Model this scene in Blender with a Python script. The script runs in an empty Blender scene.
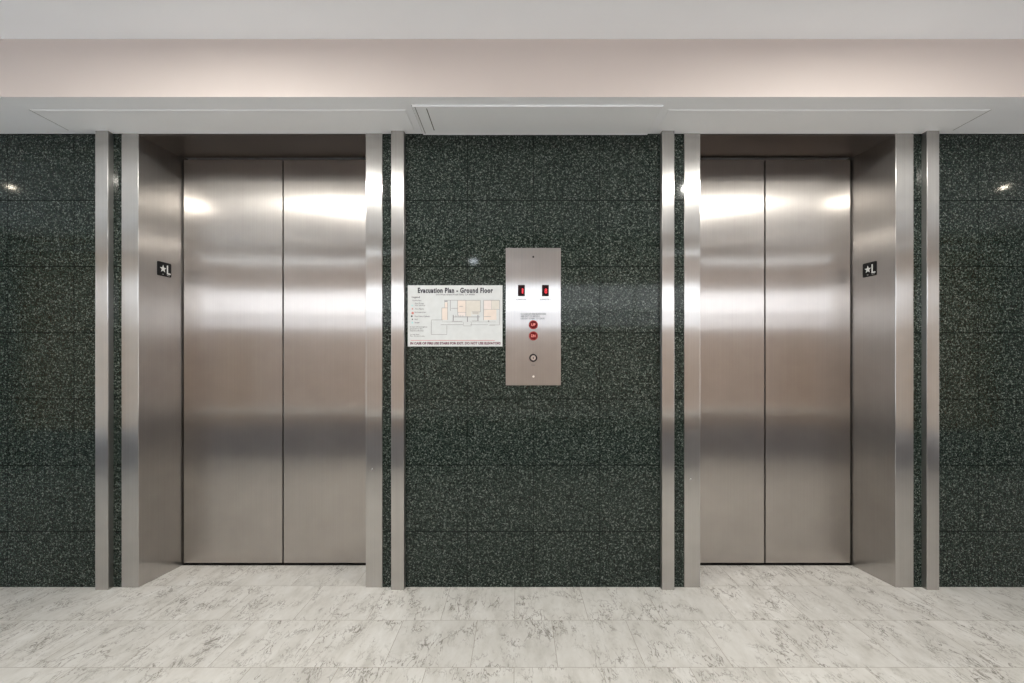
import bpy, bmesh, math, random
from mathutils import Vector

random.seed(7)
SC = bpy.context.scene
COL = SC.collection

# ------------------------------------------------------------------ measures
D = 2.25            # camera to the granite wall (wall face at y = 0)
F = 475.0           # focal length in pixels of a 1024 wide frame
CX, CY, CZ = 517.0, 365.0, 1.052
DB = 2.493          # camera to the door leaves
YB = DB - D
def wx(px, d=D): return (px - CX) * d / F
def wz(py, d=D): return CZ + (CY - py) * d / F

Z_SOFFIT = 2.147
Y_SOFFIT = -0.309
Z_CEIL = 2.384
Y_REAR = -2.67
X_L, X_R = -5.2, 5.0

# ------------------------------------------------------------------ materials
def new_mat(name):
    m = bpy.data.materials.new(name)
    m.use_nodes = True
    nt = m.node_tree
    nt.nodes.clear()
    out = nt.nodes.new('ShaderNodeOutputMaterial')
    bs = nt.nodes.new('ShaderNodeBsdfPrincipled')
    nt.links.new(bs.outputs[0], out.inputs[0])
    return m, nt, bs

def N(nt, typ, **kw):
    n = nt.nodes.new(typ)
    for k, v in kw.items():
        setattr(n, k, v)
    return n

def ramp(nt, stops, interp='LINEAR'):
    r = nt.nodes.new('ShaderNodeValToRGB')
    r.color_ramp.interpolation = interp
    e = r.color_ramp.elements
    while len(e) < len(stops):
        e.new(0.5)
    for i, (p, c) in enumerate(stops):
        e[i].position = p
        e[i].color = (c[0], c[1], c[2], 1)
    return r

def paint(name, col, rough=0.6, spec=0.3, bump=0.0, bscale=60):
    m, nt, bs = new_mat(name)
    L = nt.links.new
    tc = N(nt, 'ShaderNodeTexCoord')
    nz = N(nt, 'ShaderNodeTexNoise')
    nz.inputs['Scale'].default_value = 1.6
    nz.inputs['Detail'].default_value = 3
    L(tc.outputs['Object'], nz.inputs['Vector'])
    a = tuple(c * 0.975 for c in col); b = tuple(min(1, c * 1.025) for c in col)
    r = ramp(nt, [(0.3, a), (0.7, b)])
    L(nz.outputs['Fac'], r.inputs['Fac'])
    L(r.outputs['Color'], bs.inputs['Base Color'])
    bs.inputs['Roughness'].default_value = rough
    bs.inputs['Specular IOR Level'].default_value = spec
    if bump:
        n2 = N(nt, 'ShaderNodeTexNoise')
        n2.inputs['Scale'].default_value = bscale
        L(tc.outputs['Object'], n2.inputs['Vector'])
        bp = N(nt, 'ShaderNodeBump')
        bp.inputs['Strength'].default_value = 1.0
        bp.inputs['Distance'].default_value = bump
        L(n2.outputs['Fac'], bp.inputs['Height'])
        L(bp.outputs['Normal'], bs.inputs['Normal'])
    return m

def steel(name, col, ax, ay, broad=0.4, wave=0.0004, wscale=(0.9, 0.9, 2.0), streak=0.05, b_ax=0.28, b_ay=0.04):
    """brushed stainless steel, the grain vertical: reflections smear sideways (ax wide, ay narrow),
    with a second softer lobe for the worn, cloudy part of the finish"""
    m = bpy.data.materials.new(name); m.use_nodes = True
    nt = m.node_tree; nt.nodes.clear(); L = nt.links.new
    out = nt.nodes.new('ShaderNodeOutputMaterial')
    tc = N(nt, 'ShaderNodeTexCoord')
    geo = N(nt, 'ShaderNodeNewGeometry')
    cr = N(nt, 'ShaderNodeVectorMath', operation='CROSS_PRODUCT')
    L(geo.outputs['True Normal'], cr.inputs[0])
    cr.inputs[1].default_value = (0.001, 0.002, 1.0)
    mp = N(nt, 'ShaderNodeMapping')
    mp.inputs['Scale'].default_value = (420, 420, 1.3)
    L(tc.outputs['Object'], mp.inputs['Vector'])
    g = N(nt, 'ShaderNodeTexNoise')
    g.inputs['Scale'].default_value = 1.0
    g.inputs['Detail'].default_value = 3
    L(mp.outputs['Vector'], g.inputs['Vector'])
    lo = tuple(c * (1 - streak) for c in col); hi = tuple(min(1, c * (1 + streak)) for c in col)
    r = ramp(nt, [(0.3, lo), (0.7, hi)])
    L(g.outputs['Fac'], r.inputs['Fac'])
    nrm = None
    if wave:
        m2 = N(nt, 'ShaderNodeMapping')
        m2.inputs['Scale'].default_value = wscale
        L(tc.outputs['Object'], m2.inputs['Vector'])
        w = N(nt, 'ShaderNodeTexNoise')
        w.inputs['Scale'].default_value = 1.0
        w.inputs['Detail'].default_value = 0.5
        L(m2.outputs['Vector'], w.inputs['Vector'])
        bp = N(nt, 'ShaderNodeBump')
        bp.inputs['Strength'].default_value = 1.0
        bp.inputs['Distance'].default_value = wave
        L(w.outputs['Fac'], bp.inputs['Height'])
        nrm = bp.outputs['Normal']
    lobes = []
    for x, y in ((ax, ay), (b_ax, b_ay)):
        bs = nt.nodes.new('ShaderNodeBsdfPrincipled')
        bs.inputs['Metallic'].default_value = 1.0
        bs.inputs['Roughness'].default_value = math.sqrt(math.sqrt(x * y))
        bs.inputs['Anisotropic'].default_value = min(1.0, (1 - y / x) / 0.9)
        L(cr.outputs[0], bs.inputs['Tangent'])
        L(r.outputs['Color'], bs.inputs['Base Color'])
        if nrm: L(nrm, bs.inputs['Normal'])
        lobes.append(bs)
    mx = N(nt, 'ShaderNodeMixShader')
    s = N(nt, 'ShaderNodeTexNoise')
    s.inputs['Scale'].default_value = 2.2
    s.inputs['Detail'].default_value = 4
    L(tc.outputs['Object'], s.inputs['Vector'])
    mr = N(nt, 'ShaderNodeMapRange')
    mr.inputs['From Min'].default_value = 0.3; mr.inputs['From Max'].default_value = 0.7
    mr.inputs['To Min'].default_value = broad - 0.04; mr.inputs['To Max'].default_value = broad + 0.12
    L(s.outputs['Fac'], mr.inputs['Value'])
    L(mr.outputs[0], mx.inputs[0]); L(lobes[0].outputs[0], mx.inputs[1]); L(lobes[1].outputs[0], mx.inputs[2])
    L(mx.outputs[0], out.inputs[0])
    return m

def plain(name, col, rough=0.5, metallic=0.0, spec=0.5, emit=None, es=0.0):
    m, nt, bs = new_mat(name)
    L = nt.links.new
    tc = N(nt, 'ShaderNodeTexCoord')
    nz = N(nt, 'ShaderNodeTexNoise')
    nz.inputs['Scale'].default_value = 40
    L(tc.outputs['Object'], nz.inputs['Vector'])
    r = ramp(nt, [(0.3, tuple(c * 0.97 for c in col)), (0.7, tuple(min(1, c * 1.03) for c in col))])
    L(nz.outputs['Fac'], r.inputs['Fac'])
    L(r.outputs['Color'], bs.inputs['Base Color'])
    bs.inputs['Roughness'].default_value = rough
    bs.inputs['Metallic'].default_value = metallic
    bs.inputs['Specular IOR Level'].default_value = spec
    if emit:
        bs.inputs['Emission Color'].default_value = (*emit, 1)
        bs.inputs['Emission Strength'].default_value = es
    return m

def granite(name):
    m, nt, bs = new_mat(name)
    L = nt.links.new
    tc = N(nt, 'ShaderNodeTexCoord')
    v = N(nt, 'ShaderNodeTexVoronoi')
    v.inputs['Scale'].default_value = 235
    L(tc.outputs['Object'], v.inputs['Vector'])
    sep = N(nt, 'ShaderNodeSeparateColor')
    L(v.outputs['Color'], sep.inputs[0])
    nz = N(nt, 'ShaderNodeTexNoise')
    nz.inputs['Scale'].default_value = 95
    nz.inputs['Detail'].default_value = 3
    L(tc.outputs['Object'], nz.inputs['Vector'])
    mx = N(nt, 'ShaderNodeMath', operation='MULTIPLY_ADD')
    L(nz.outputs['Fac'], mx.inputs[0])
    mx.inputs[1].default_value = 0.75
    hs = N(nt, 'ShaderNodeMath', operation='MULTIPLY')
    L(sep.outputs[0], hs.inputs[0]); hs.inputs[1].default_value = 0.62
    L(hs.outputs[0], mx.inputs[2])
    r = ramp(nt, [(0.25, (0.003, 0.0055, 0.0043)), (0.55, (0.008, 0.0135, 0.0108)),
                  (0.76, (0.019, 0.0285, 0.0235)), (0.92, (0.054, 0.068, 0.058)), (1.0, (0.13, 0.15, 0.135))])
    L(mx.outputs[0], r.inputs['Fac'])
    # square tile joints, 12 inch stack bond
    sx = N(nt, 'ShaderNodeSeparateXYZ')
    L(tc.outputs['Object'], sx.inputs[0])
    T = 0.3135
    def joint(sock, off, w):
        a = N(nt, 'ShaderNodeMath', operation='ADD'); L(sock, a.inputs[0]); a.inputs[1].default_value = 40 * T - off
        b = N(nt, 'ShaderNodeMath', operation='MODULO'); L(a.outputs[0], b.inputs[0]); b.inputs[1].default_value = T
        c = N(nt, 'ShaderNodeMath', operation='LESS_THAN'); L(b.outputs[0], c.inputs[0]); c.inputs[1].default_value = w
        return c
    gr = N(nt, 'ShaderNodeMath', operation='GREATER_THAN'); L(sx.outputs['X'], gr.inputs[0]); gr.inputs[1].default_value = 1.5
    le = N(nt, 'ShaderNodeMath', operation='LESS_THAN'); L(sx.outputs['X'], le.inputs[0]); le.inputs[1].default_value = -1.5
    s1 = N(nt, 'ShaderNodeMath', operation='MULTIPLY_ADD'); L(gr.outputs[0], s1.inputs[0]); s1.inputs[1].default_value = 0.088; L(sx.outputs['X'], s1.inputs[2])
    s2 = N(nt, 'ShaderNodeMath', operation='MULTIPLY_ADD'); L(le.outputs[0], s2.inputs[0]); s2.inputs[1].default_value = -0.018; L(s1.outputs[0], s2.inputs[2])
    jx = joint(s2.outputs[0], wx(467), 0.0030)
    jz = joint(sx.outputs['Z'], wz(531.8), 0.0042)
    # the vertical joint of the right wall is offset
    mxj = N(nt, 'ShaderNodeMath', operation='MAXIMUM')
    L(jx.outputs[0], mxj.inputs[0]); L(jz.outputs[0], mxj.inputs[1])
    mix = N(nt, 'ShaderNodeMix', data_type='RGBA')
    L(mxj.outputs[0], mix.inputs['Factor'])
    L(r.outputs['Color'], mix.inputs['A'])
    mix.inputs['B'].default_value = (0.006, 0.008, 0.007, 1)
    L(mix.outputs['Result'], bs.inputs['Base Color'])
    rr = N(nt, 'ShaderNodeMapRange')
    rr.inputs['To Min'].default_value = 0.07
    rr.inputs['To Max'].default_value = 0.5
    L(mxj.outputs[0], rr.inputs['Value'])
    L(rr.outputs['Result'], bs.inputs['Roughness'])
    sp = N(nt, 'ShaderNodeMapRange')
    sp.inputs['To Min'].default_value = 0.27; sp.inputs['To Max'].default_value = 0.0
    L(mxj.outputs[0], sp.inputs['Value']); L(sp.outputs[0], bs.inputs['Specular IOR Level'])
    return m

def marble_floor(name):
    m, nt, bs = new_mat(name)
    L = nt.links.new
    tc = N(nt, 'ShaderNodeTexCoord')
    mp = N(nt, 'ShaderNodeMapping')
    # joint at x = -0.01, rows start at y = -0.2925
    mp.inputs['Location'].default_value = (0.01 + 0.1525 + 0.305 * 30, 0.2925 + 0.305 * 30, 0)
    L(tc.outputs['Object'], mp.inputs['Vector'])
    br = N(nt, 'ShaderNodeTexBrick')
    br.offset = 0.5
    br.inputs['Scale'].default_value = 1.0
    br.inputs['Brick Width'].default_value = 0.305
    br.inputs['Row Height'].default_value = 0.305
    br.inputs['Mortar Size'].default_value = 0.0011
    br.inputs['Mortar Smooth'].default_value = 0.2
    br.inputs['Color1'].default_value = (0, 0, 0, 1)
    br.inputs['Color2'].default_value = (1, 1, 1, 1)
    br.inputs['Mortar'].default_value = (0.5, 0.5, 0.5, 1)
    L(mp.outputs['Vector'], br.inputs['Vector'])
    sep = N(nt, 'ShaderNodeSeparateColor')
    L(br.outputs['Color'], sep.inputs[0])
    # each tile shows another piece of stone
    off = N(nt, 'ShaderNodeMath', operation='MULTIPLY'); L(sep.outputs[0], off.inputs[0]); off.inputs[1].default_value = 37.0
    cmb = N(nt, 'ShaderNodeCombineXYZ'); L(off.outputs[0], cmb.inputs[2])
    add = N(nt, 'ShaderNodeVectorMath', operation='ADD')
    L(tc.outputs['Object'], add.inputs[0]); L(cmb.outputs[0], add.inputs[1])
    rot = N(nt, 'ShaderNodeMapping')
    rot.inputs['Rotation'].default_value = (0, 0, math.radians(-14))
    rot.inputs['Scale'].default_value = (2.7, 0.95, 1.0)
    L(add.outputs[0], rot.inputs['Vector'])
    def ridge(scale, dist, width, detail=4.2):
        n = N(nt, 'ShaderNodeTexNoise')
        n.inputs['Scale'].default_value = scale
        n.inputs['Detail'].default_value = detail
        n.inputs['Roughness'].default_value = 0.62
        n.inputs['Distortion'].default_value = dist
        L(rot.outputs['Vector'], n.inputs['Vector'])
        s = N(nt, 'ShaderNodeMath', operation='SUBTRACT'); L(n.outputs['Fac'], s.inputs[0]); s.inputs[1].default_value = 0.5
        a = N(nt, 'ShaderNodeMath', operation='ABSOLUTE'); L(s.outputs[0], a.inputs[0])
        r = N(nt, 'ShaderNodeMapRange', interpolation_type='SMOOTHSTEP')
        r.inputs['From Min'].default_value = 0.0; r.inputs['From Max'].default_value = width
        r.inputs['To Min'].default_value = 1.0; r.inputs['To Max'].default_value = 0.0
        L(a.outputs[0], r.inputs['Value'])
        return r
    v1 = ridge(4.6, 0.5, 0.015)
    v2 = ridge(10.0, 0.3, 0.024)
    # veins fade in and out
    msk = N(nt, 'ShaderNodeTexNoise')
    msk.inputs['Scale'].default_value = 9.0
    msk.inputs['Detail'].default_value = 3
    L(add.outputs[0], msk.inputs['Vector'])
    mk = N(nt, 'ShaderNodeMapRange', interpolation_type='SMOOTHSTEP')
    mk.inputs['From Min'].default_value = 0.36; mk.inputs['From Max'].default_value = 0.66
    L(msk.outputs['Fac'], mk.inputs['Value'])
    m1 = N(nt, 'ShaderNodeMath', operation='MULTIPLY'); L(v1.outputs[0], m1.inputs[0]); L(mk.outputs[0], m1.inputs[1])
    m2 = N(nt, 'ShaderNodeMath', operation='MULTIPLY'); L(v2.outputs[0], m2.inputs[0]); L(mk.outputs[0], m2.inputs[1])
    m2b = N(nt, 'ShaderNodeMath', operation='MULTIPLY'); L(m2.outputs[0], m2b.inputs[0]); m2b.inputs[1].default_value = 0.85
    vm = N(nt, 'ShaderNodeMath', operation='MAXIMUM'); L(m1.outputs[0], vm.inputs[0]); L(m2b.outputs[0], vm.inputs[1])
    # soft cloudy base
    cl = N(nt, 'ShaderNodeTexNoise')
    cl.inputs['Scale'].default_value = 6.0
    cl.inputs['Detail'].default_value = 8
    cl.inputs['Roughness'].default_value = 0.65
    L(rot.outputs['Vector'], cl.inputs['Vector'])
    cr = ramp(nt, [(0.26, (0.38, 0.366, 0.335)), (0.47, (0.50, 0.485, 0.455)), (0.72, (0.58, 0.57, 0.545))])
    L(cl.outputs['Fac'], cr.inputs['Fac'])
    mix = N(nt, 'ShaderNodeMix', data_type='RGBA')
    L(vm.outputs[0], mix.inputs['Factor'])
    L(cr.outputs['Color'], mix.inputs['A'])
    mix.inputs['B'].default_value = (0.15, 0.136, 0.116, 1)
    # slight tone change from tile to tile
    tn = N(nt, 'ShaderNodeMapRange')
    tn.inputs['To Min'].default_value = 0.94; tn.inputs['To Max'].default_value = 1.05
    L(sep.outputs[0], tn.inputs['Value'])
    tv = N(nt, 'ShaderNodeVectorMath', operation='SCALE')
    L(mix.outputs['Result'], tv.inputs[0]); L(tn.outputs[0], tv.inputs['Scale'])
    mj = N(nt, 'ShaderNodeMix', data_type='RGBA')
    L(br.outputs['Fac'], mj.inputs['Factor'])
    L(tv.outputs[0], mj.inputs['A'])
    mj.inputs['B'].default_value = (0.27, 0.25, 0.21, 1)
    L(mj.outputs['Result'], bs.inputs['Base Color'])
    bs.inputs['Roughness'].default_value = 0.38
    bs.inputs['Specular IOR Level'].default_value = 0.35
    return m

def wood(name):
    m, nt, bs = new_mat(name)
    L = nt.links.new
    tc = N(nt, 'ShaderNodeTexCoord')
    mp = N(nt, 'ShaderNodeMapping'); mp.inputs['Scale'].default_value = (14, 14, 0.8)
    L(tc.outputs['Object'], mp.inputs['Vector'])
    n = N(nt, 'ShaderNodeTexNoise'); n.inputs['Scale'].default_value = 2.0; n.inputs['Detail'].default_value = 6
    L(mp.outputs['Vector'], n.inputs['Vector'])
    r = ramp(nt, [(0.3, (0.40, 0.25, 0.12)), (0.7, (0.58, 0.39, 0.21))])
    L(n.outputs['Fac'], r.inputs['Fac']); L(r.outputs['Color'], bs.inputs['Base Color'])
    bs.inputs['Roughness'].default_value = 0.4
    return m

M_CEIL = paint('ceiling_paint', (0.90, 0.925, 0.96), 0.7, bump=0.0002)
M_FASCIA = paint('bulkhead_paint', (0.60, 0.535, 0.505), 0.6)
M_SOFFIT = paint('soffit_paint', (0.86, 0.88, 0.91), 0.6, bump=0.0002)
M_PANEL = paint('panel_paint', (0.86, 0.88, 0.90), 0.5)
M_GAP = plain('shadow_gap', (0.10, 0.095, 0.09), 0.9, spec=0.1)
M_SEAM = plain('panel_seam', (0.30, 0.30, 0.295), 0.9, spec=0.1)
M_LEAF = steel('door_steel', (0.50, 0.468, 0.44), 0.11, 0.007, broad=0.34, wave=0.004, wscale=(0.9, 0.9, 1.3))
M_JAMB = steel('jamb_steel', (0.48, 0.46, 0.44), 0.11, 0.012, broad=0.34, wave=0.003)
M_FRAME = steel('frame_steel', (0.545, 0.53, 0.512), 0.07, 0.008, broad=0.34, wave=0.002)
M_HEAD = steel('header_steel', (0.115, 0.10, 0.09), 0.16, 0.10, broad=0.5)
M_PLATE = steel('panel_steel', (0.49, 0.485, 0.48), 0.07, 0.008, broad=0.34, wave=0.003)
M_GRANITE = granite('green_granite')
M_FLOOR = marble_floor('marble_tile')
M_WOOD = wood('tan_wood')
M_PINK = paint('pink_wall_paint', (0.58, 0.47, 0.41), 0.6)
M_DARKBASE = paint('dark_base', (0.23, 0.225, 0.245), 0.5)
M_SIDE = paint('side_wall_paint', (0.42, 0.42, 0.42), 0.6)
M_WHITETRIM = paint('white_trim', (0.8, 0.8, 0.78), 0.4)
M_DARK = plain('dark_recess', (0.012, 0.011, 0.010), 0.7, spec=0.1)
M_BLACK = plain('black_plastic', (0.010, 0.010, 0.011), 0.5, spec=0.12)
M_WHITE = plain('white_mark', (0.58, 0.58, 0.57), 0.5)
M_BOARD = plain('sign_board', (0.57, 0.59, 0.595), 0.55, spec=0.2)
M_INK = plain('dark_ink', (0.035, 0.033, 0.045), 0.6, spec=0.2)
M_GREYINK = plain('grey_ink', (0.12, 0.12, 0.13), 0.6, spec=0.2)
M_LINE = plain('plan_line', (0.30, 0.30, 0.31), 0.6, spec=0.2)
M_PEACH = plain('plan_peach', (0.68, 0.595, 0.535), 0.6, spec=0.2)
M_TAN = plain('plan_tan', (0.60, 0.57, 0.52), 0.6, spec=0.2)
M_ROSE = plain('plan_rose', (0.68, 0.61, 0.58), 0.6, spec=0.2)
M_REDINK = plain('red_ink', (0.55, 0.20, 0.17), 0.6, spec=0.2)
M_TEAL = plain('teal_ink', (0.35, 0.62, 0.62), 0.6, spec=0.2)
M_ETCH = plain('etched_ink', (0.09, 0.09, 0.10), 0.6, spec=0.2)
M_REDBTN = plain('red_button', (0.10, 0.003, 0.004), 0.35, spec=0.2, emit=(0.6, 0.01, 0.01), es=0.03)
M_REDRING = plain('red_ring', (0.22, 0.03, 0.03), 0.35, spec=0.2, emit=(1, 0.08, 0.07), es=0.04)
M_REDGLYPH = plain('lit_red_glyph', (0.7, 0.25, 0.22), 0.4, emit=(1.0, 0.16, 0.14), es=0.12)
M_SCREEN = plain('dark_red_screen', (0.012, 0.001, 0.002), 0.3, spec=0.15)
M_DIGIT = plain('lit_digit', (0.5, 0.02, 0.03), 0.4, emit=(1.0, 0.03, 0.05), es=0.75)
M_LAMP = plain('lamp_glass', (0.9, 0.9, 0.85), 0.4, emit=(1.0, 0.975, 0.91), es=640.0)
M_LAMP2 = plain('small_lamp_glass', (0.9, 0.9, 0.85), 0.4, emit=(1.0, 0.90, 0.72), es=350.0)
M_DAY = plain('lit_window_glass', (0.9, 0.9, 0.9), 0.4, emit=(0.88, 0.92, 1.0), es=1.9)
M_GLOWL = plain('added_left_glow', (0.8, 0.85, 0.9), 0.4, emit=(0.80, 0.91, 1.0), es=3.4)  # glow of the added left end panes, lifts the ceiling
M_GLOWR = plain('added_right_glow', (0.85, 0.85, 0.85), 0.4, emit=(0.95, 0.97, 1.0), es=2.2)  # weaker glow of the added right end panes
M_DAY2 = plain('frosted_window_glass', (0.8, 0.8, 0.85), 0.4, emit=(0.90, 0.93, 1.0), es=1.0)
M_CHROME = plain('chrome', (0.75, 0.75, 0.76), 0.15, metallic=1.0)

# ------------------------------------------------------------------ helpers
def finish(name, bm, mats, parent=None, smooth=False, loc=None):
    me = bpy.data.meshes.new(name)
    bmesh.ops.recalc_face_normals(bm, faces=bm.faces[:])
    if smooth:
        for f in bm.faces: f.smooth = True
    bm.to_mesh(me); bm.free()
    if not isinstance(mats, (list, tuple)): mats = [mats]
    for m in mats: me.materials.append(m)
    o = bpy.data.objects.new(name, me)
    COL.objects.link(o)
    if parent is not None:
        o.parent = parent
        p = Vector((0, 0, 0)); q = parent
        while q is not None:
            p += q.location; q = q.parent
        # geometry is written in world coordinates; shift it to the parent's frame
        for v in me.vertices: v.co -= p
    return o

def thing(name, label, cat, loc=(0, 0, 0), group=None, kind=None):
    o = bpy.data.objects.new(name, None)
    o.empty_display_size = 0.05
    COL.objects.link(o)
    o.location = loc
    tag(o, label, cat, group, kind)
    return o

def tag(o, label, cat, group=None, kind=None):
    o['label'] = label; o['category'] = cat
    if group: o['group'] = group
    if kind: o['kind'] = kind
    return o

def box(bm, x0, x1, y0, y1, z0, z1, mi=0, bevel=0.0, seg=2):
    vs = [bm.verts.new((x, y, z)) for x in (x0, x1) for y in (y0, y1) for z in (z0, z1)]
    idx = [(0, 1, 3, 2), (4, 6, 7, 5), (0, 4, 5, 1), (2, 3, 7, 6), (0, 2, 6, 4), (1, 5, 7, 3)]
    fs = [bm.faces.new([vs[i] for i in q]) for q in idx]
    for f in fs: f.material_index = mi
    if bevel:
        es = list({e for f in fs for e in f.edges})
        r = bmesh.ops.bevel(bm, geom=es, offset=bevel, segments=seg, profile=0.5, affect='EDGES')
        for f in r['faces']: f.material_index = mi
    return fs

def prism(bm, pts, z0, z1, mi=0, bevel_idx=(), bevel=0.0):
    """a plan outline (x, y) drawn up from z0 to z1"""
    a = [bm.verts.new((x, y, z0)) for x, y in pts]
    b = [bm.verts.new((x, y, z1)) for x, y in pts]
    n = len(pts)
    fs = [bm.faces.new(a[::-1]), bm.faces.new(b)]
    for i in range(n):
        fs.append(bm.faces.new((a[i], a[(i + 1) % n], b[(i + 1) % n], b[i])))
    for f in fs: f.material_index = mi
    if bevel:
        es = [e for e in bm.edges for i in bevel_idx if set(e.verts) == {a[i], b[i]}]
        bmesh.ops.bevel(bm, geom=es, offset=bevel, segments=2, profile=0.5, affect='EDGES')

def disc(bm, cx, cz, y0, y1, r, mi=0, n=40, r_front=None):
    """a round plug lying on a wall: from y0 (wall side) to y1 (front)"""
    rf = r if r_front is None else r_front
    a = [bm.verts.new((cx + r * math.cos(2 * math.pi * i / n), y0, cz + r * math.sin(2 * math.pi * i / n))) for i in range(n)]
    b = [bm.verts.new((cx + rf * math.cos(2 * math.pi * i / n), y1, cz + rf * math.sin(2 * math.pi * i / n))) for i in range(n)]
    fs = [bm.faces.new(b), bm.faces.new(a[::-1])]
    for i in range(n): fs.append(bm.faces.new((a[i], a[(i + 1) % n], b[(i + 1) % n], b[i])))
    for f in fs: f.material_index = mi

def ring(bm, cx, cz, y0, y1, ro, ri, mi=0, n=40):
    prof = [(ro, y0), (ro - 0.0008, y1), (ri + 0.0008, y1), (ri, y0)]
    vs = [[bm.verts.new((cx + r * math.cos(2 * math.pi * i / n), y, cz + r * math.sin(2 * math.pi * i / n))) for r, y in prof] for i in range(n)]
    for i in range(n):
        for k in range(4):
            f = bm.faces.new((vs[i][k], vs[(i + 1) % n][k], vs[(i + 1) % n][(k + 1) % 4], vs[i][(k + 1) % 4]))
            f.material_index = mi

def text_mesh(body, bold=0.0, extrude=0.02, spacing=1.0, line=1.0):
    cu = bpy.data.curves.new('lettering', 'FONT')
    cu.body = body; cu.size = 1.0; cu.offset = bold; cu.extrude = extrude
    cu.space_character = spacing; cu.space_line = line; cu.resolution_u = 3
    o = bpy.data.objects.new('lettering', cu)
    COL.objects.link(o)
    dg = bpy.context.evaluated_depsgraph_get()
    me = bpy.data.meshes.new_from_object(o.evaluated_get(dg))
    bpy.data.objects.remove(o); bpy.data.curves.remove(cu)
    return me

def lettering(name, body, x0, x1, z0, z1, y, mat, parent, bold=0.0, depth=0.0004, spacing=1.0, line=1.0, axis='front'):
    """flat letters that fill the rectangle x0..x1, z0..z1 on a surface facing -y at y"""
    me = text_mesh(body, bold, 0.02, spacing, line)
    xs = [v.co.x for v in me.vertices]; ys = [v.co.y for v in me.vertices]; zs = [v.co.z for v in me.vertices]
    ax, bx, ay, by, az, bz = min(xs), max(xs), min(ys), max(ys), min(zs), max(zs)
    p = Vector((0, 0, 0)); q = parent
    while q is not None: p += q.location; q = q.parent
    for v in me.vertices:
        u = (v.co.x - ax) / (bx - ax); w = (v.co.y - ay) / (by - ay); t = (v.co.z - az) / (bz - az)
        v.co = Vector((x0 + u * (x1 - x0), y - depth * t, z0 + w * (z1 - z0))) - p
    me.name = name
    me.materials.clear(); me.materials.append(mat)
    o = bpy.data.objects.new(name, me); COL.objects.link(o); o.parent = parent
    return o

# ------------------------------------------------------------------ the room
bm = bmesh.new(); box(bm, X_L - 0.1, X_R + 0.1, Y_REAR - 0.1, 0.45, -0.06, 0.0)
tag(finish('floor', bm, M_FLOOR), 'pale grey-veined marble tile floor laid in offset rows', 'floor', kind='structure')

bm = bmesh.new(); box(bm, X_L - 0.1, X_R + 0.1, Y_REAR - 0.1, Y_SOFFIT, Z_CEIL, Z_CEIL + 0.08)
tag(finish('ceiling', bm, M_CEIL), 'smooth white painted ceiling above the beige bulkhead', 'ceiling', kind='structure')

# bulkhead over the doors: beige face, white underside
bm = bmesh.new()
fs = box(bm, X_L - 0.1, X_R + 0.1, Y_SOFFIT, 0.45, Z_SOFFIT, Z_CEIL + 0.08)
for f in fs:
    f.normal_update()
    c = f.calc_center_median()
    if abs(c.z - Z_SOFFIT) < 1e-5: f.material_index = 1
tag(finish('ceiling_beam', bm, [M_FASCIA, M_SOFFIT]), 'long beige-faced dropped bulkhead with white underside over both elevators', 'bulkhead', kind='structure')

# elevator openings (x): outer frame edge, opening edge ... in wall-plane metres
L_FR = (wx(122), wx(139), wx(366), wx(382.5))
R_FR = (wx(684), wx(700), wx(895), wx(913))

bm = bmesh.new()
for a, b in ((X_L, L_FR[0]), (L_FR[3], R_FR[0]), (R_FR[3], X_R)):
    box(bm, a, b, 0.0, 0.05, 0.0, Z_SOFFIT)
tag(finish('wall_back', bm, M_GRANITE), 'polished dark green speckled granite tile wall around the elevators', 'wall', kind='structure')

def end_wall(side, xa, xb, n, mat, label):
    """an end wall with a tall glowing opening, added out of view to brighten the ceiling"""
    ya, yb, za, zb = -2.3, -0.7, 0.25, 2.1
    bm = bmesh.new()
    box(bm, xa, xb, Y_REAR, ya, 0, Z_CEIL); box(bm, xa, xb, yb, 0.45, 0, Z_CEIL)
    box(bm, xa, xb, ya, yb, 0, za); box(bm, xa, xb, ya, yb, zb, Z_CEIL)
    tag(finish('wall_' + side, bm, M_SIDE), 'grey wall with an added glowing opening at the %s end of the lobby' % side, 'wall', kind='structure')
    w = thing('window_%d' % n, label, 'window', ((xa + xb) / 2, (ya + yb) / 2, za), kind='structure')  # unseen glowing window, added as fill for the lobby
    bm = bmesh.new()
    for y in (ya, (ya + yb) / 2 - 0.02, yb - 0.04): box(bm, xa + 0.02, xb - 0.02, y, y + 0.04, za, zb)
    for z in (za, zb - 0.04): box(bm, xa + 0.02, xb - 0.02, ya, yb, z, z + 0.04)
    finish('window_frame', bm, M_WHITETRIM, w)
    for y0_, y1_ in ((ya + 0.04, (ya + yb) / 2 - 0.02), ((ya + yb) / 2 + 0.02, yb - 0.04)):
        bm = bmesh.new(); box(bm, (xa + xb) / 2 - 0.004, (xa + xb) / 2 + 0.004, y0_, y1_, za + 0.04, zb - 0.04); finish('pane', bm, mat, w)
end_wall('left', X_L - 0.1, X_L, 2, M_GLOWL, 'tall glowing window added out of view at the left end of the lobby')
end_wall('right', X_R, X_R + 0.1, 3, M_GLOWR, 'tall glowing window added out of view at the right end of the lobby')

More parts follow.
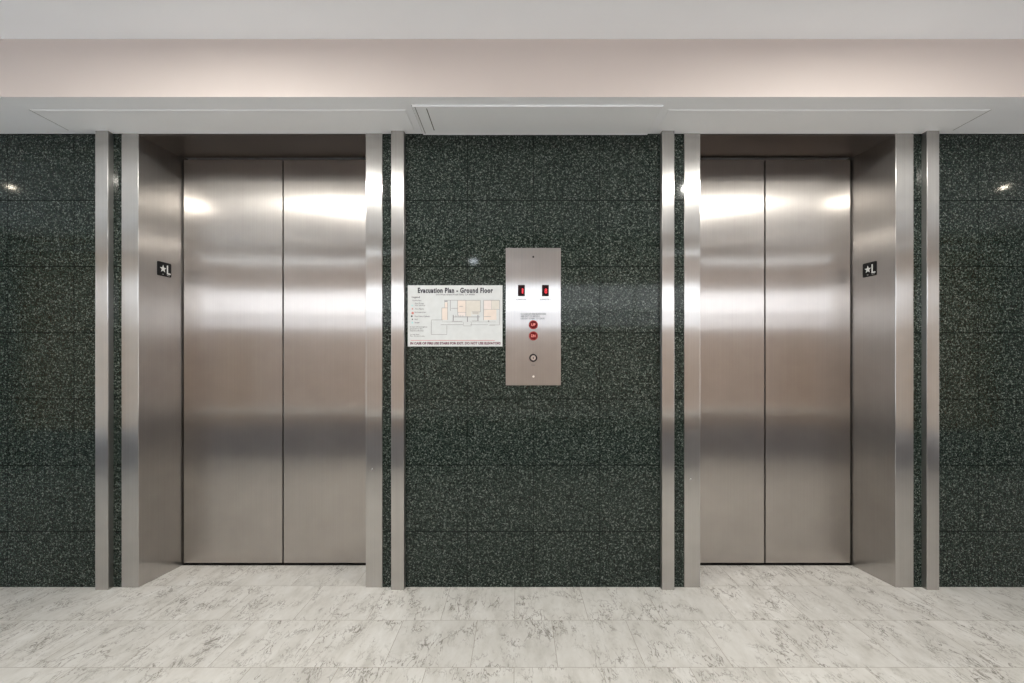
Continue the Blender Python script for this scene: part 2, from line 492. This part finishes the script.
# wall behind the camera, seen only as reflections: pink paint, wood ends, window band
WX0, WX1, WZ0, WZ1 = -3.6, 3.63, 1.44, 1.90
WZM = 1.61
bm = bmesh.new()
y0, y1 = Y_REAR - 0.1, Y_REAR
for (a, b, mi) in ((X_L, WX0 - 0.1, 1), (WX1 + 0.1, X_R, 1)):
    box(bm, a, b, y0, y1, 0, Z_CEIL, mi)
box(bm, WX0 - 0.1, WX1 + 0.1, y0, y1, 0, WZ0, 0)
box(bm, WX0 - 0.1, WX1 + 0.1, y0, y1, WZ1, Z_CEIL, 0)
box(bm, WX0 - 0.1, WX0, y0, y1, WZ0, WZ1, 0)
box(bm, WX1, WX1 + 0.1, y0, y1, WZ0, WZ1, 0)
tag(finish('wall_front', bm, [M_PINK, M_WOOD]), 'salmon painted wall opposite the elevators with wood panelled ends', 'wall', kind='structure')
win = thing('window_1', 'long frosted window band in the wall opposite the elevators', 'window', (0, Y_REAR, WZ0), kind='structure')
bm = bmesh.new()
n = 6
for i in range(n + 1):
    x = WX0 + (WX1 - WX0) * i / n
    box(bm, max(WX0, x - 0.012), min(WX1, x + 0.012), y1 - 0.05, y1 + 0.008, WZ0, WZ1)
for z in (WZ0, WZM - 0.01, WZ1 - 0.02):
    box(bm, WX0, WX1, y1 - 0.05, y1 + 0.008, z, z + 0.02)
finish('window_frame', bm, M_WHITETRIM, win)
for i in range(n):
    a = WX0 + (WX1 - WX0) * i / n + 0.012; b = WX0 + (WX1 - WX0) * (i + 1) / n - 0.012
    bm = bmesh.new(); box(bm, a, b, y1 - 0.03, y1 - 0.022, WZM + 0.01, WZ1 - 0.02)
    finish('pane', bm, M_DAY, win)
    bm = bmesh.new(); box(bm, a, b, y1 - 0.03, y1 - 0.022, WZ0 + 0.02, WZM - 0.01)
    finish('pane', bm, M_DAY2, win)
bm = bmesh.new(); box(bm, X_L, X_R, y1, y1 + 0.012, 0, 0.38)
tag(finish('baseboard_front', bm, M_DARKBASE), 'tall dark base along the wall opposite the elevators', 'baseboard', kind='structure')
bm = bmesh.new(); box(bm, WX0 - 0.1, WX1 + 0.1, y1, y1 + 0.10, 0.52, 0.59, bevel=0.004)
tag(finish('trim_1', bm, M_WHITETRIM), 'pale chair rail on the wall opposite the elevators', 'trim', kind='structure')
bm = bmesh.new(); box(bm, X_L, X_R, y1, y1 + 0.03, 2.24, 2.28, bevel=0.004)
tag(finish('trim_2', bm, M_WHITETRIM), 'thin white moulding high on the wall opposite the elevators', 'trim', kind='structure')

M_ADDSTRIP = plain('added_strip_glow', (0.9, 0.9, 0.9), 0.4, emit=(0.85, 0.93, 1.0), es=4.5)  # for unseen strips added to put a bright line in the door reflections
M_SPOT = plain('cold_spot_lens', (0.9, 0.9, 0.9), 0.4, emit=(0.85, 0.93, 1.0), es=40.0)
def wall_light(name, x0, x1, z, h, label, mat):
    t = thing(name, label, 'wall light', ((x0 + x1) / 2, y1, z))
    bm = bmesh.new(); box(bm, x0, x1, y1 + 0.0002, y1 + 0.03, z - h / 2 - 0.006, z + h / 2 + 0.006, bevel=0.003); finish('housing', bm, M_WHITETRIM, t)
    bm = bmesh.new(); box(bm, x0 + 0.008, x1 - 0.008, y1 + 0.03, y1 + 0.034, z - h / 2, z + h / 2, bevel=0.0015); finish('lens', bm, mat, t)
wall_light('added_light_strip', -3.6, -1.30, 2.21, 0.022, 'long thin cold white glow strip added opposite the left elevator', M_ADDSTRIP)
wall_light('added_light_strip', 1.62, 3.6, 2.21, 0.022, 'long thin cold white glow strip added opposite the right elevator', M_ADDSTRIP)
wall_light('emergency_wall_light', -0.49, -0.41, 2.12, 0.026, 'small cold white emergency light opposite the evacuation sign', M_SPOT)

# ------------------------------------------------------------------ steel strips standing proud of the granite
def strip(n, a, b, label):
    d = 2.22
    x0, x1 = wx(a, d), wx(b, d)
    bm = bmesh.new()
    prism(bm, [(x0, 0.0), (x0, -0.03), (x1, -0.03), (x1, 0.0)], 0.0, Z_SOFFIT, bevel_idx=(1, 2), bevel=0.0022)
    o = finish('trim_%d' % n, bm, M_FRAME)
    tag(o, label, 'trim strip', 'upright steel strips beside the elevators', 'structure')
strip(3, 95, 108, 'upright steel strip on the outer left side of the left elevator')
strip(4, 391, 404, 'upright steel strip on the granite between left elevator and evacuation sign')
strip(5, 662, 674.5, 'upright steel strip on the granite between call panel and right elevator')
strip(6, 927, 939.5, 'upright steel strip on the outer right side of the right elevator')

# ------------------------------------------------------------------ elevators
def elevator(name, fr, split_px, label, splay, screws):
    xo0, xi0, xi1, xo1 = fr
    t = thing(name, label, 'elevator', ((xi0 + xi1) / 2, 0.1, 0), 'elevators set in the granite wall')
    yf = -0.004
    ye = YB + 0.09
    for s, xo, xi in ((1, xo0, xi0), (-1, xo1, xi1)):
        k = s * splay / YB
        pts = [(xo, 0.05), (xo, yf), (xi, yf), (xi + k * ye, ye), (xi + k * ye - s * 0.02, ye), (xi - s * 0.02, 0.05)]
        # face frame and return of one jamb
        bm = bmesh.new()
        prism(bm, pts, 0.0, Z_SOFFIT, bevel_idx=(1, 2), bevel=0.0022)
        # steel return uses the duller sheet
        j = finish('jamb', bm, [M_FRAME, M_JAMB], t)
        for f in j.data.polygons:
            if abs(f.normal.x) > 0.8 and f.center.y + 0.1 > 0.02: f.material_index = 1
    b0, b1 = xi0 + splay, xi1 - splay
    for px_, py_ in screws:
        bm = bmesh.new(); disc(bm, wx(px_), wz(py_), yf, yf - 0.0014, 0.0052, n=16, r_front=0.004)
        finish('screw', bm, M_CHROME, t)
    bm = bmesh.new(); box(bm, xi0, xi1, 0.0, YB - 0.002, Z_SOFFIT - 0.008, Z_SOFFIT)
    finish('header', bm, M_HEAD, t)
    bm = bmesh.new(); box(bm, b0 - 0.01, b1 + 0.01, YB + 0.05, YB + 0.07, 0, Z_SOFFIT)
    finish('shaft_dark_backing', bm, M_DARK, t)  # near-black sheet stands in for the unlit shaft behind the gaps
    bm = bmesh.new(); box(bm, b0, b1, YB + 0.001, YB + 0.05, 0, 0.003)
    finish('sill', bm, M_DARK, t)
    sp = wx(split_px, DB)
    for a, b in ((b0 + 0.009, sp - 0.0035), (sp + 0.0035, b1 - 0.009)):
        bm = bmesh.new(); box(bm, a, b, YB, YB + 0.035, 0.013, wz(159, DB) - 0.004, bevel=0.0015)
        finish('door_panel', bm, M_LEAF, t)
    return t
elevator('elevator', L_FR, 283, 'wider stainless steel elevator with closed doors, left of the evacuation sign', wx(182, DB) - L_FR[1], [(372.5, 469)])
elevator('elevator', R_FR, 765, 'narrower stainless steel elevator with closed doors, right of the call panel', R_FR[2] - wx(852, DB), [(690.5, 479)])

# ------------------------------------------------------------------ floor marker plates on the jambs
def star_pts(r, n=5, inner=0.42):
    return [((r if i % 2 == 0 else r * inner) * math.sin(math.pi * i / n), (r if i % 2 == 0 else r * inner) * math.cos(math.pi * i / n)) for i in range(2 * n)]

def marker(side, label):
    # plate frame: u runs to the reader's right, w up, n out of the jamb
    if side == 'left':
        p0 = Vector((L_FR[1], 0)); p1 = Vector((wx(182, DB), YB))
    else:
        p0 = Vector((wx(852, DB), YB)); p1 = Vector((R_FR[2], 0))
    dirv = (p1 - p0).normalized()
    nrm = Vector((dirv.y, -dirv.x))        # to the viewer
    if side == 'left':
        a, b = p0.lerp(p1, 0.395), p0.lerp(p1, 0.72)
    else:
        a, b = p0.lerp(p1, 0.28), p0.lerp(p1, 0.605)
    mid = (a + b) / 2; w = (b - a).length; h = 0.070
    zc = 1.532
    org = Vector((mid.x, mid.y, zc)) 
    t = thing('floor_marker_sign', label, 'sign', org, 'raised floor markers on the elevator jambs')
    U = Vector((dirv.x, dirv.y, 0)); Nn = Vector((nrm.x, nrm.y, 0)); Z = Vector((0, 0, 1))
    def solid(polys, d0, d1, name, mat):
        bm = bmesh.new()
        for pts in polys:
            A = [bm.verts.new(org + U * u + Z * v + Nn * d0) for u, v in pts]
            B = [bm.verts.new(org + U * u + Z * v + Nn * d1) for u, v in pts]
            n = len(pts)
            bm.faces.new(B); bm.faces.new(A[::-1])
            for i in range(n): bm.faces.new((A[i], A[(i + 1) % n], B[(i + 1) % n], B[i]))
        return finish(name, bm, mat, t)
    W, H, c = w / 2, h / 2, 0.006
    rr = []
    for cx_, cy_, a0 in ((W - c, H - c, 0), (-W + c, H - c, 90), (-W + c, -H + c, 180), (W - c, -H + c, 270)):
        for k in range(5):
            an = math.radians(a0 + 22.5 * k); rr.append((cx_ + c * math.cos(an), cy_ + c * math.sin(an)))
    solid([rr], 0.0003, 0.003, 'plate', M_BLACK)
    solid([[(-0.009 + x, 0.001 + y) for x, y in star_pts(0.019)]], 0.003, 0.0042, 'star', M_WHITE)
    solid([[(0.013, 0.022), (0.013, -0.022), (0.034, -0.022), (0.034, -0.0155), (0.0195, -0.0155), (0.0195, 0.022)]], 0.003, 0.0042, 'letter', M_WHITE)
    # braille dots under the letter
    dots = []
    for (u, v) in ((-0.012, -0.026), (-0.007, -0.026), (0.016, -0.0275), (0.022, -0.0275), (0.028, -0.0275)):
        dots.append([(u + 0.0014 * math.cos(2 * math.pi * i / 8), v + 0.0014 * math.sin(2 * math.pi * i / 8)) for i in range(8)])
    solid(dots, 0.003, 0.0038, 'braille_lettering', M_WHITE)
    return t
marker('left', 'small black star and letter L plate on the left elevator jamb')
marker('right', 'small black star and letter L plate on the right elevator jamb')

# ------------------------------------------------------------------ evacuation plan
sg = thing('evacuation_sign', 'white evacuation plan sign with floor drawing on green granite', 'sign', (wx(455), 0, wz(316)))
YS = -0.005
bm = bmesh.new(); box(bm, wx(408), wx(502.5), YS, -0.0002, wz(346.5), wz(285.5), bevel=0.0008)
finish('board', bm, M_BOARD, sg)
lettering('title', 'Evacuation Plan - Ground Floor', wx(418), wx(493), wz(293.2), wz(287.8), YS, M_INK, sg, bold=0.045, spacing=1.14)
lettering('address_line', '210 West Grand Road Glen, CA 90000', wx(436.2), wx(474.8), wz(295.7), wz(293.9), YS, M_GREYINK, sg, bold=0.01)
bm = bmesh.new(); box(bm, wx(411), wx(495), YS - 0.0003, YS, wz(340.7), wz(340.2))
finish('red_rule', bm, M_REDINK, sg)
lettering('warning_text', 'IN CASE OF FIRE USE STAIRS FOR EXIT. DO NOT USE ELEVATORS', wx(410.5), wx(500.7), wz(344.6), wz(342.0), YS, plain('warning_ink', (0.13, 0.03, 0.06), 0.6), sg, bold=0.045)
lg = lettering('legend_heading', 'Legend', wx(412.2), wx(420), wz(298.6), wz(296.4), YS, M_INK, sg, bold=0.015)
for body, a, b, yc in (('You Are Here', 412.5, 421.5, 300.6), ('Exit Route', 415.2, 424, 303.6), ('Exit Stairway', 415.5, 425.5, 305.7), ('Fire Alarm', 415.5, 424, 309),
                       ('Extinguisher', 415, 426.5, 312.5), ('Fire Hose Cabinet', 415, 430, 316.4), ('Exit', 415, 418, 319.4), ('Elevator', 415, 420, 322.6)):
    lettering('legend_entry', body, wx(a), wx(b), wz(yc + 0.75), wz(yc - 0.75), YS, M_GREYINK, sg, bold=0.005)
lettering('legend_note', 'In case of emergency\nproceed to the\nnearest safe exit', wx(410.2), wx(427.5), wz(331.4), wz(326.2), YS, M_GREYINK, sg, bold=0.008)
lettering('legend_note', 'Ground Floor\nPlan - Elevator Lobby', wx(410.2), wx(424.8), wz(337), wz(334), YS, M_GREYINK, sg, bold=0.006)
bm = bmesh.new()
def dot(px, py, r, mi): disc(bm, wx(px), wz(py), YS, YS - 0.0003, r, mi, 12)
dot(412.7, 309, 0.0036, 0); dot(412.9, 313.2, 0.006, 0); dot(412, 316.3, 0.0042, 1); dot(412.6, 319.4, 0.003, 1)
dot(412.6, 322.8, 0.0045, 2)
box(bm, wx(411.6), wx(413.4), YS - 0.0003, YS, wz(306.1), wz(305), 2)
finish('legend_symbols', bm, [M_REDINK, M_INK, M_TEAL], sg)
# plan: coloured rooms, then lines on top
fp_bm = bmesh.new()
def room(x0, x1, y0, y1, mi): box(fp_bm, wx(x0), wx(x1), YS - 0.0002, YS, wz(y1), wz(y0), mi)
room(442, 447.6, 308, 320, 0); room(445, 447.6, 302.5, 308, 0)
room(457.5, 466, 300.4, 312.5, 0); room(458.5, 465.5, 312.5, 316, 2)
room(466, 480.5, 300.4, 312, 1); room(466, 471.5, 312, 316.5, 1); room(472, 479.5, 312, 314.5, 1)
room(484, 491.5, 300.4, 309.5, 2); room(491.5, 499.5, 300.4, 309.5, 1)
room(484, 496.5, 309.5, 320, 0)
finish('floor_plan_print', fp_bm, [M_PEACH, M_TAN, M_ROSE], sg)
ln = bmesh.new()
def hl(x0, x1, y, w=0.45): box(ln, wx(x0), wx(x1), YS - 0.0004, YS, wz(y + w / 2), wz(y - w / 2))
def vl(x, y0, y1, w=0.45): box(ln, wx(x - w / 2), wx(x + w / 2), YS - 0.0004, YS, wz(y1), wz(y0))
hl(444.5, 480.5, 300.4); hl(484, 499.6, 300.4); vl(499.6, 300.4, 325); vl(480.5, 300.4, 312); hl(472, 480.5, 312)
vl(483.6, 300.4, 320.5); hl(483.6, 499.6, 309.5, .3); vl(491.5, 300.4, 309.5, .25); vl(466, 300.4, 316.5); vl(457.7, 300.4, 316, .4); hl(457.7, 466, 312.5, .3)
hl(451.5, 458, 308.5); vl(450.5, 300.4, 311, .6); vl(447.8, 302.5, 320); vl(442, 308, 320); hl(442, 447.8, 308); hl(444.5, 447.8, 301.4, 1.2)
vl(444.8, 300.4, 308, .3); hl(431.5, 443, 320); vl(431.5, 320, 334.6); vl(447, 325.5, 334.6); hl(431.5, 447, 334.6)
hl(441, 463, 324.8, .5); hl(470.5, 488, 324.8, .4); hl(442, 463, 322, .25); hl(470, 496, 322, .25); hl(452, 462, 321.5, .4); hl(472, 479, 321, .4)
hl(453, 480, 317, .6); vl(453.4, 315, 321, 1.0); vl(478, 315, 321, 1.0); hl(472.5, 478.5, 313.2, .6)
for x in (456, 459, 461, 463): vl(x, 315, 317.5, .5)
vl(467.6, 316.5, 322, .9); hl(464, 471.5, 326, .35); vl(463.5, 322.5, 326, .35); vl(471.5, 322.5, 326, .35)
hl(489, 495, 325.3, .35); vl(488.7, 320.5, 322.2, 1.3); hl(484, 491, 316.7, .4); hl(459.5, 463, 306.5, .5)
hl(490, 499.6, 325, .35)
finish('plan_lines', ln, M_LINE, sg)

# ------------------------------------------------------------------ hall call panel
cp = thing('call_panel', 'tall brushed steel elevator call panel with red buttons on granite', 'call panel', (wx(533.2), 0, wz(316.5)))
YP = -0.006
bm = bmesh.new(); box(bm, wx(505.7), wx(560.8), YP, -0.0002, wz(385.3), wz(248.2), bevel=0.0012)
finish('face_plate', bm, M_PLATE, cp)
for cx_, dig, cap in ((521.4, '1', 'ELEVATOR 1'), (545.3, '8', 'ELEVATOR 2')):
    s = None
    bm = bmesh.new(); box(bm, wx(cx_ - 3.4), wx(cx_ + 3.4), YP - 0.0015, YP, wz(296.4), wz(285.2), bevel=0.0004)
    s = finish('floor_display', bm, M_SCREEN, cp)
    x0 = cx_ + 0.2 if dig == '1' else cx_ - 0.6
    lettering('digit', dig, wx(x0 + (0.3 if dig == '1' else -0.2)), wx(x0 + (1.7 if dig == '1' else 2.4)), wz(293.6), wz(288.8), YP - 0.0015, M_DIGIT, s)
    lettering('display_caption', cap, wx(cx_ - 5.6), wx(cx_ + 5.8), wz(300.5), wz(298.9), YP, M_ETCH, cp, bold=0.03)
lettering('instructions', 'IN CASE OF FIRE ELEVATORS\nARE OUT OF SERVICE\nUSE EXIT STAIRS TO LEAVE', wx(520.5), wx(546), wz(319.5), wz(313.3), YP, M_ETCH, cp, bold=0.03)
for cy_, g in ((324.9, 'UP'), (336.0, 'DN')):
    bm = bmesh.new(); ring(bm, wx(533.3), wz(cy_), YP, YP - 0.004, wx(537.9) - wx(533.3), wx(536.8) - wx(533.3))
    r = finish('call_button', bm, M_REDRING, cp)
    bm = bmesh.new(); disc(bm, wx(533.3), wz(cy_), YP, YP - 0.0045, wx(537) - wx(533.3), r_front=wx(536.7) - wx(533.3))
    finish('button_cap', bm, M_REDBTN, r)
    lettering('button_letters', g, wx(531.2), wx(535.4), wz(cy_ + 1.4), wz(cy_ - 1.4), YP - 0.0045, M_REDGLYPH, r, bold=0.02)
bm = bmesh.new(); ring(bm, wx(533.2), wz(357.9), YP, YP - 0.004, wx(537.3) - wx(533.2), wx(535.6) - wx(533.2))
k = finish('key_switch', bm, M_BLACK, cp)
bm = bmesh.new(); disc(bm, wx(533.2), wz(357.9), YP, YP - 0.003, wx(535.7) - wx(533.2))
finish('key_cylinder', bm, M_CHROME, k)
bm = bmesh.new(); box(bm, wx(532.8), wx(533.6), YP - 0.0034, YP - 0.003, wz(358.8), wz(357.1))
finish('key_slot', bm, M_BLACK, k)
lettering('key_caption', 'FIRE', wx(531.3), wx(535.3), wz(365.8), wz(364.6), YP, M_ETCH, cp)
bm = bmesh.new(); disc(bm, wx(533.2), wz(257.2), YP + 0.0002, YP - 0.0012, 0.0045, n=20); finish('upper_screw', bm, M_BLACK, cp)
bm = bmesh.new(); disc(bm, wx(533.4), wz(376.5), YP + 0.0002, YP - 0.0012, 0.005, n=20); finish('lower_screw', bm, M_WHITE, cp)

# ------------------------------------------------------------------ access panels in the soffit
def access_panel(x0, x1, ya, yb, drop, label, line=True):
    t = thing('ceiling_access_panel', label, 'access panel', ((x0 + x1) / 2, (ya + yb) / 2, Z_SOFFIT), 'access panels under the bulkhead')
    bm = bmesh.new()
    g = 0.004
    # thin rim then the leaf inside it
    box(bm, x0, x1, ya, ya + g, Z_SOFFIT - drop, Z_SOFFIT - 0.0002)
    box(bm, x0, x1, yb - g, yb, Z_SOFFIT - drop, Z_SOFFIT - 0.0002)
    box(bm, x0, x0 + g, ya + g, yb - g, Z_SOFFIT - drop, Z_SOFFIT - 0.0002)
    box(bm, x1 - g, x1, ya + g, yb - g, Z_SOFFIT - drop, Z_SOFFIT - 0.0002)
    finish('rim', bm, M_PANEL, t)
    bm = bmesh.new()
    box(bm, x0 + g, x1 - g, ya + g, yb - g, Z_SOFFIT - drop - (0.0015 if drop < 0.005 else -0.001), Z_SOFFIT - 0.0002, bevel=0.0006)
    finish('hatch', bm, M_PANEL, t)
    return t
hl_ = access_panel(-2.09, -0.475, -0.215, -0.036, 0.0012, 'thin flush white hatch in the soffit above the left elevator')
hr_ = access_panel(0.648, 2.03, -0.215, -0.036, 0.0012, 'thin flush white hatch in the soffit above the right elevator')
mid = access_panel(-0.442, 0.615, -0.25, -0.006, 0.008, 'raised white hatch in the soffit above the call panel')
for hatch, x, ya, yb in ((hl_, -2.0925, -0.215, -0.036), (hr_, 2.0305, -0.215, -0.036), (mid, -0.4455, -0.25, -0.02), (mid, -0.432, -0.249, -0.02)):
    dz = 0.0085 if hatch is mid and x > -0.44 else 0.0016
    bm = bmesh.new(); box(bm, x, x + 0.0028, ya, yb, Z_SOFFIT - dz, Z_SOFFIT - (0.0065 if dz > 0.005 else 0.0002))
    finish('seam', bm, M_SEAM, hatch)
bm = bmesh.new(); box(bm, -0.385, -0.382, -0.235, -0.05, Z_SOFFIT - 0.0085, Z_SOFFIT - 0.0065)
finish('seam', bm, M_GAP, mid)

# ------------------------------------------------------------------ ceiling downlights
def downlight(x, y, label, r=0.075, mat=None):
    t = thing('downlight', label, 'ceiling light', (x, y, Z_CEIL), 'round downlights in the lobby ceiling')
    n = 40
    bm = bmesh.new()
    prof = [(r + 0.02, 0.0), (r + 0.018, -0.004), (r + 0.002, -0.006), (r, -0.003), (r, 0.0)]
    vs = [[bm.verts.new((x + a * math.cos(2 * math.pi * i / n), y + a * math.sin(2 * math.pi * i / n), Z_CEIL - 0.0002 + z)) for a, z in prof] for i in range(n)]
    for i in range(n):
        for q in range(4):
            bm.faces.new((vs[i][q], vs[(i + 1) % n][q], vs[(i + 1) % n][q + 1], vs[i][q + 1]))
    finish('ring', bm, M_WHITETRIM, t)
    bm = bmesh.new()
    bmesh.ops.create_circle(bm, cap_ends=True, segments=n, radius=r)
    for v in bm.verts: v.co = Vector((x + v.co.x, y + v.co.y, Z_CEIL - 0.003))
    o = finish('lens', bm, mat or M_LAMP, t)
    if o.data.polygons[0].normal.z > 0: o.data.flip_normals()
downlight(-1.12, -1.3, 'round downlight in front of the left elevator')
downlight(1.32, -1.3, 'round downlight in front of the right elevator')
downlight(-3.78, -1.3, 'small round downlight at the far left end of the ceiling', 0.016, M_LAMP2)
downlight(3.64, -1.3, 'small round downlight at the far right end of the ceiling', 0.016, M_LAMP2)
downlight(-2.4, -2.25, 'small round downlight left, close to the opposite wall', 0.012, M_LAMP2)
downlight(2.4, -2.28, 'small round downlight right, close to the opposite wall', 0.012, M_LAMP2)

# ------------------------------------------------------------------ world, camera, output
w = bpy.data.worlds.new('World'); SC.world = w; w.use_nodes = True
w.node_tree.nodes['Background'].inputs[0].default_value = (0.9, 0.95, 1, 1)
w.node_tree.nodes['Background'].inputs[1].default_value = 0.05

cam = bpy.data.cameras.new('camera')
co = bpy.data.objects.new('camera', cam); COL.objects.link(co)
co.location = (0, -D, CZ); co.rotation_euler = (math.pi / 2, 0, 0)
cam.sensor_width = 36; cam.sensor_fit = 'HORIZONTAL'
cam.lens = F / 1024 * 36
cam.shift_x = -(CX - 512) / 1024
cam.shift_y = (CY - 341.5) / 1024
cam.clip_start = 0.05
SC.camera = co

vs = SC.view_settings
SC.display_settings.display_device = 'sRGB'
vs.view_transform = 'Standard'; vs.look = 'None'; vs.gamma = 1.0; vs.use_curve_mapping = False
vs.exposure = 0.18
cy = SC.cycles
cy.use_denoising = True
cy.denoiser = 'OPENIMAGEDENOISE'
cy.max_bounces = 12; cy.diffuse_bounces = 8; cy.glossy_bounces = 6
cy.sample_clamp_indirect = 8.0
cy.caustics_reflective = True
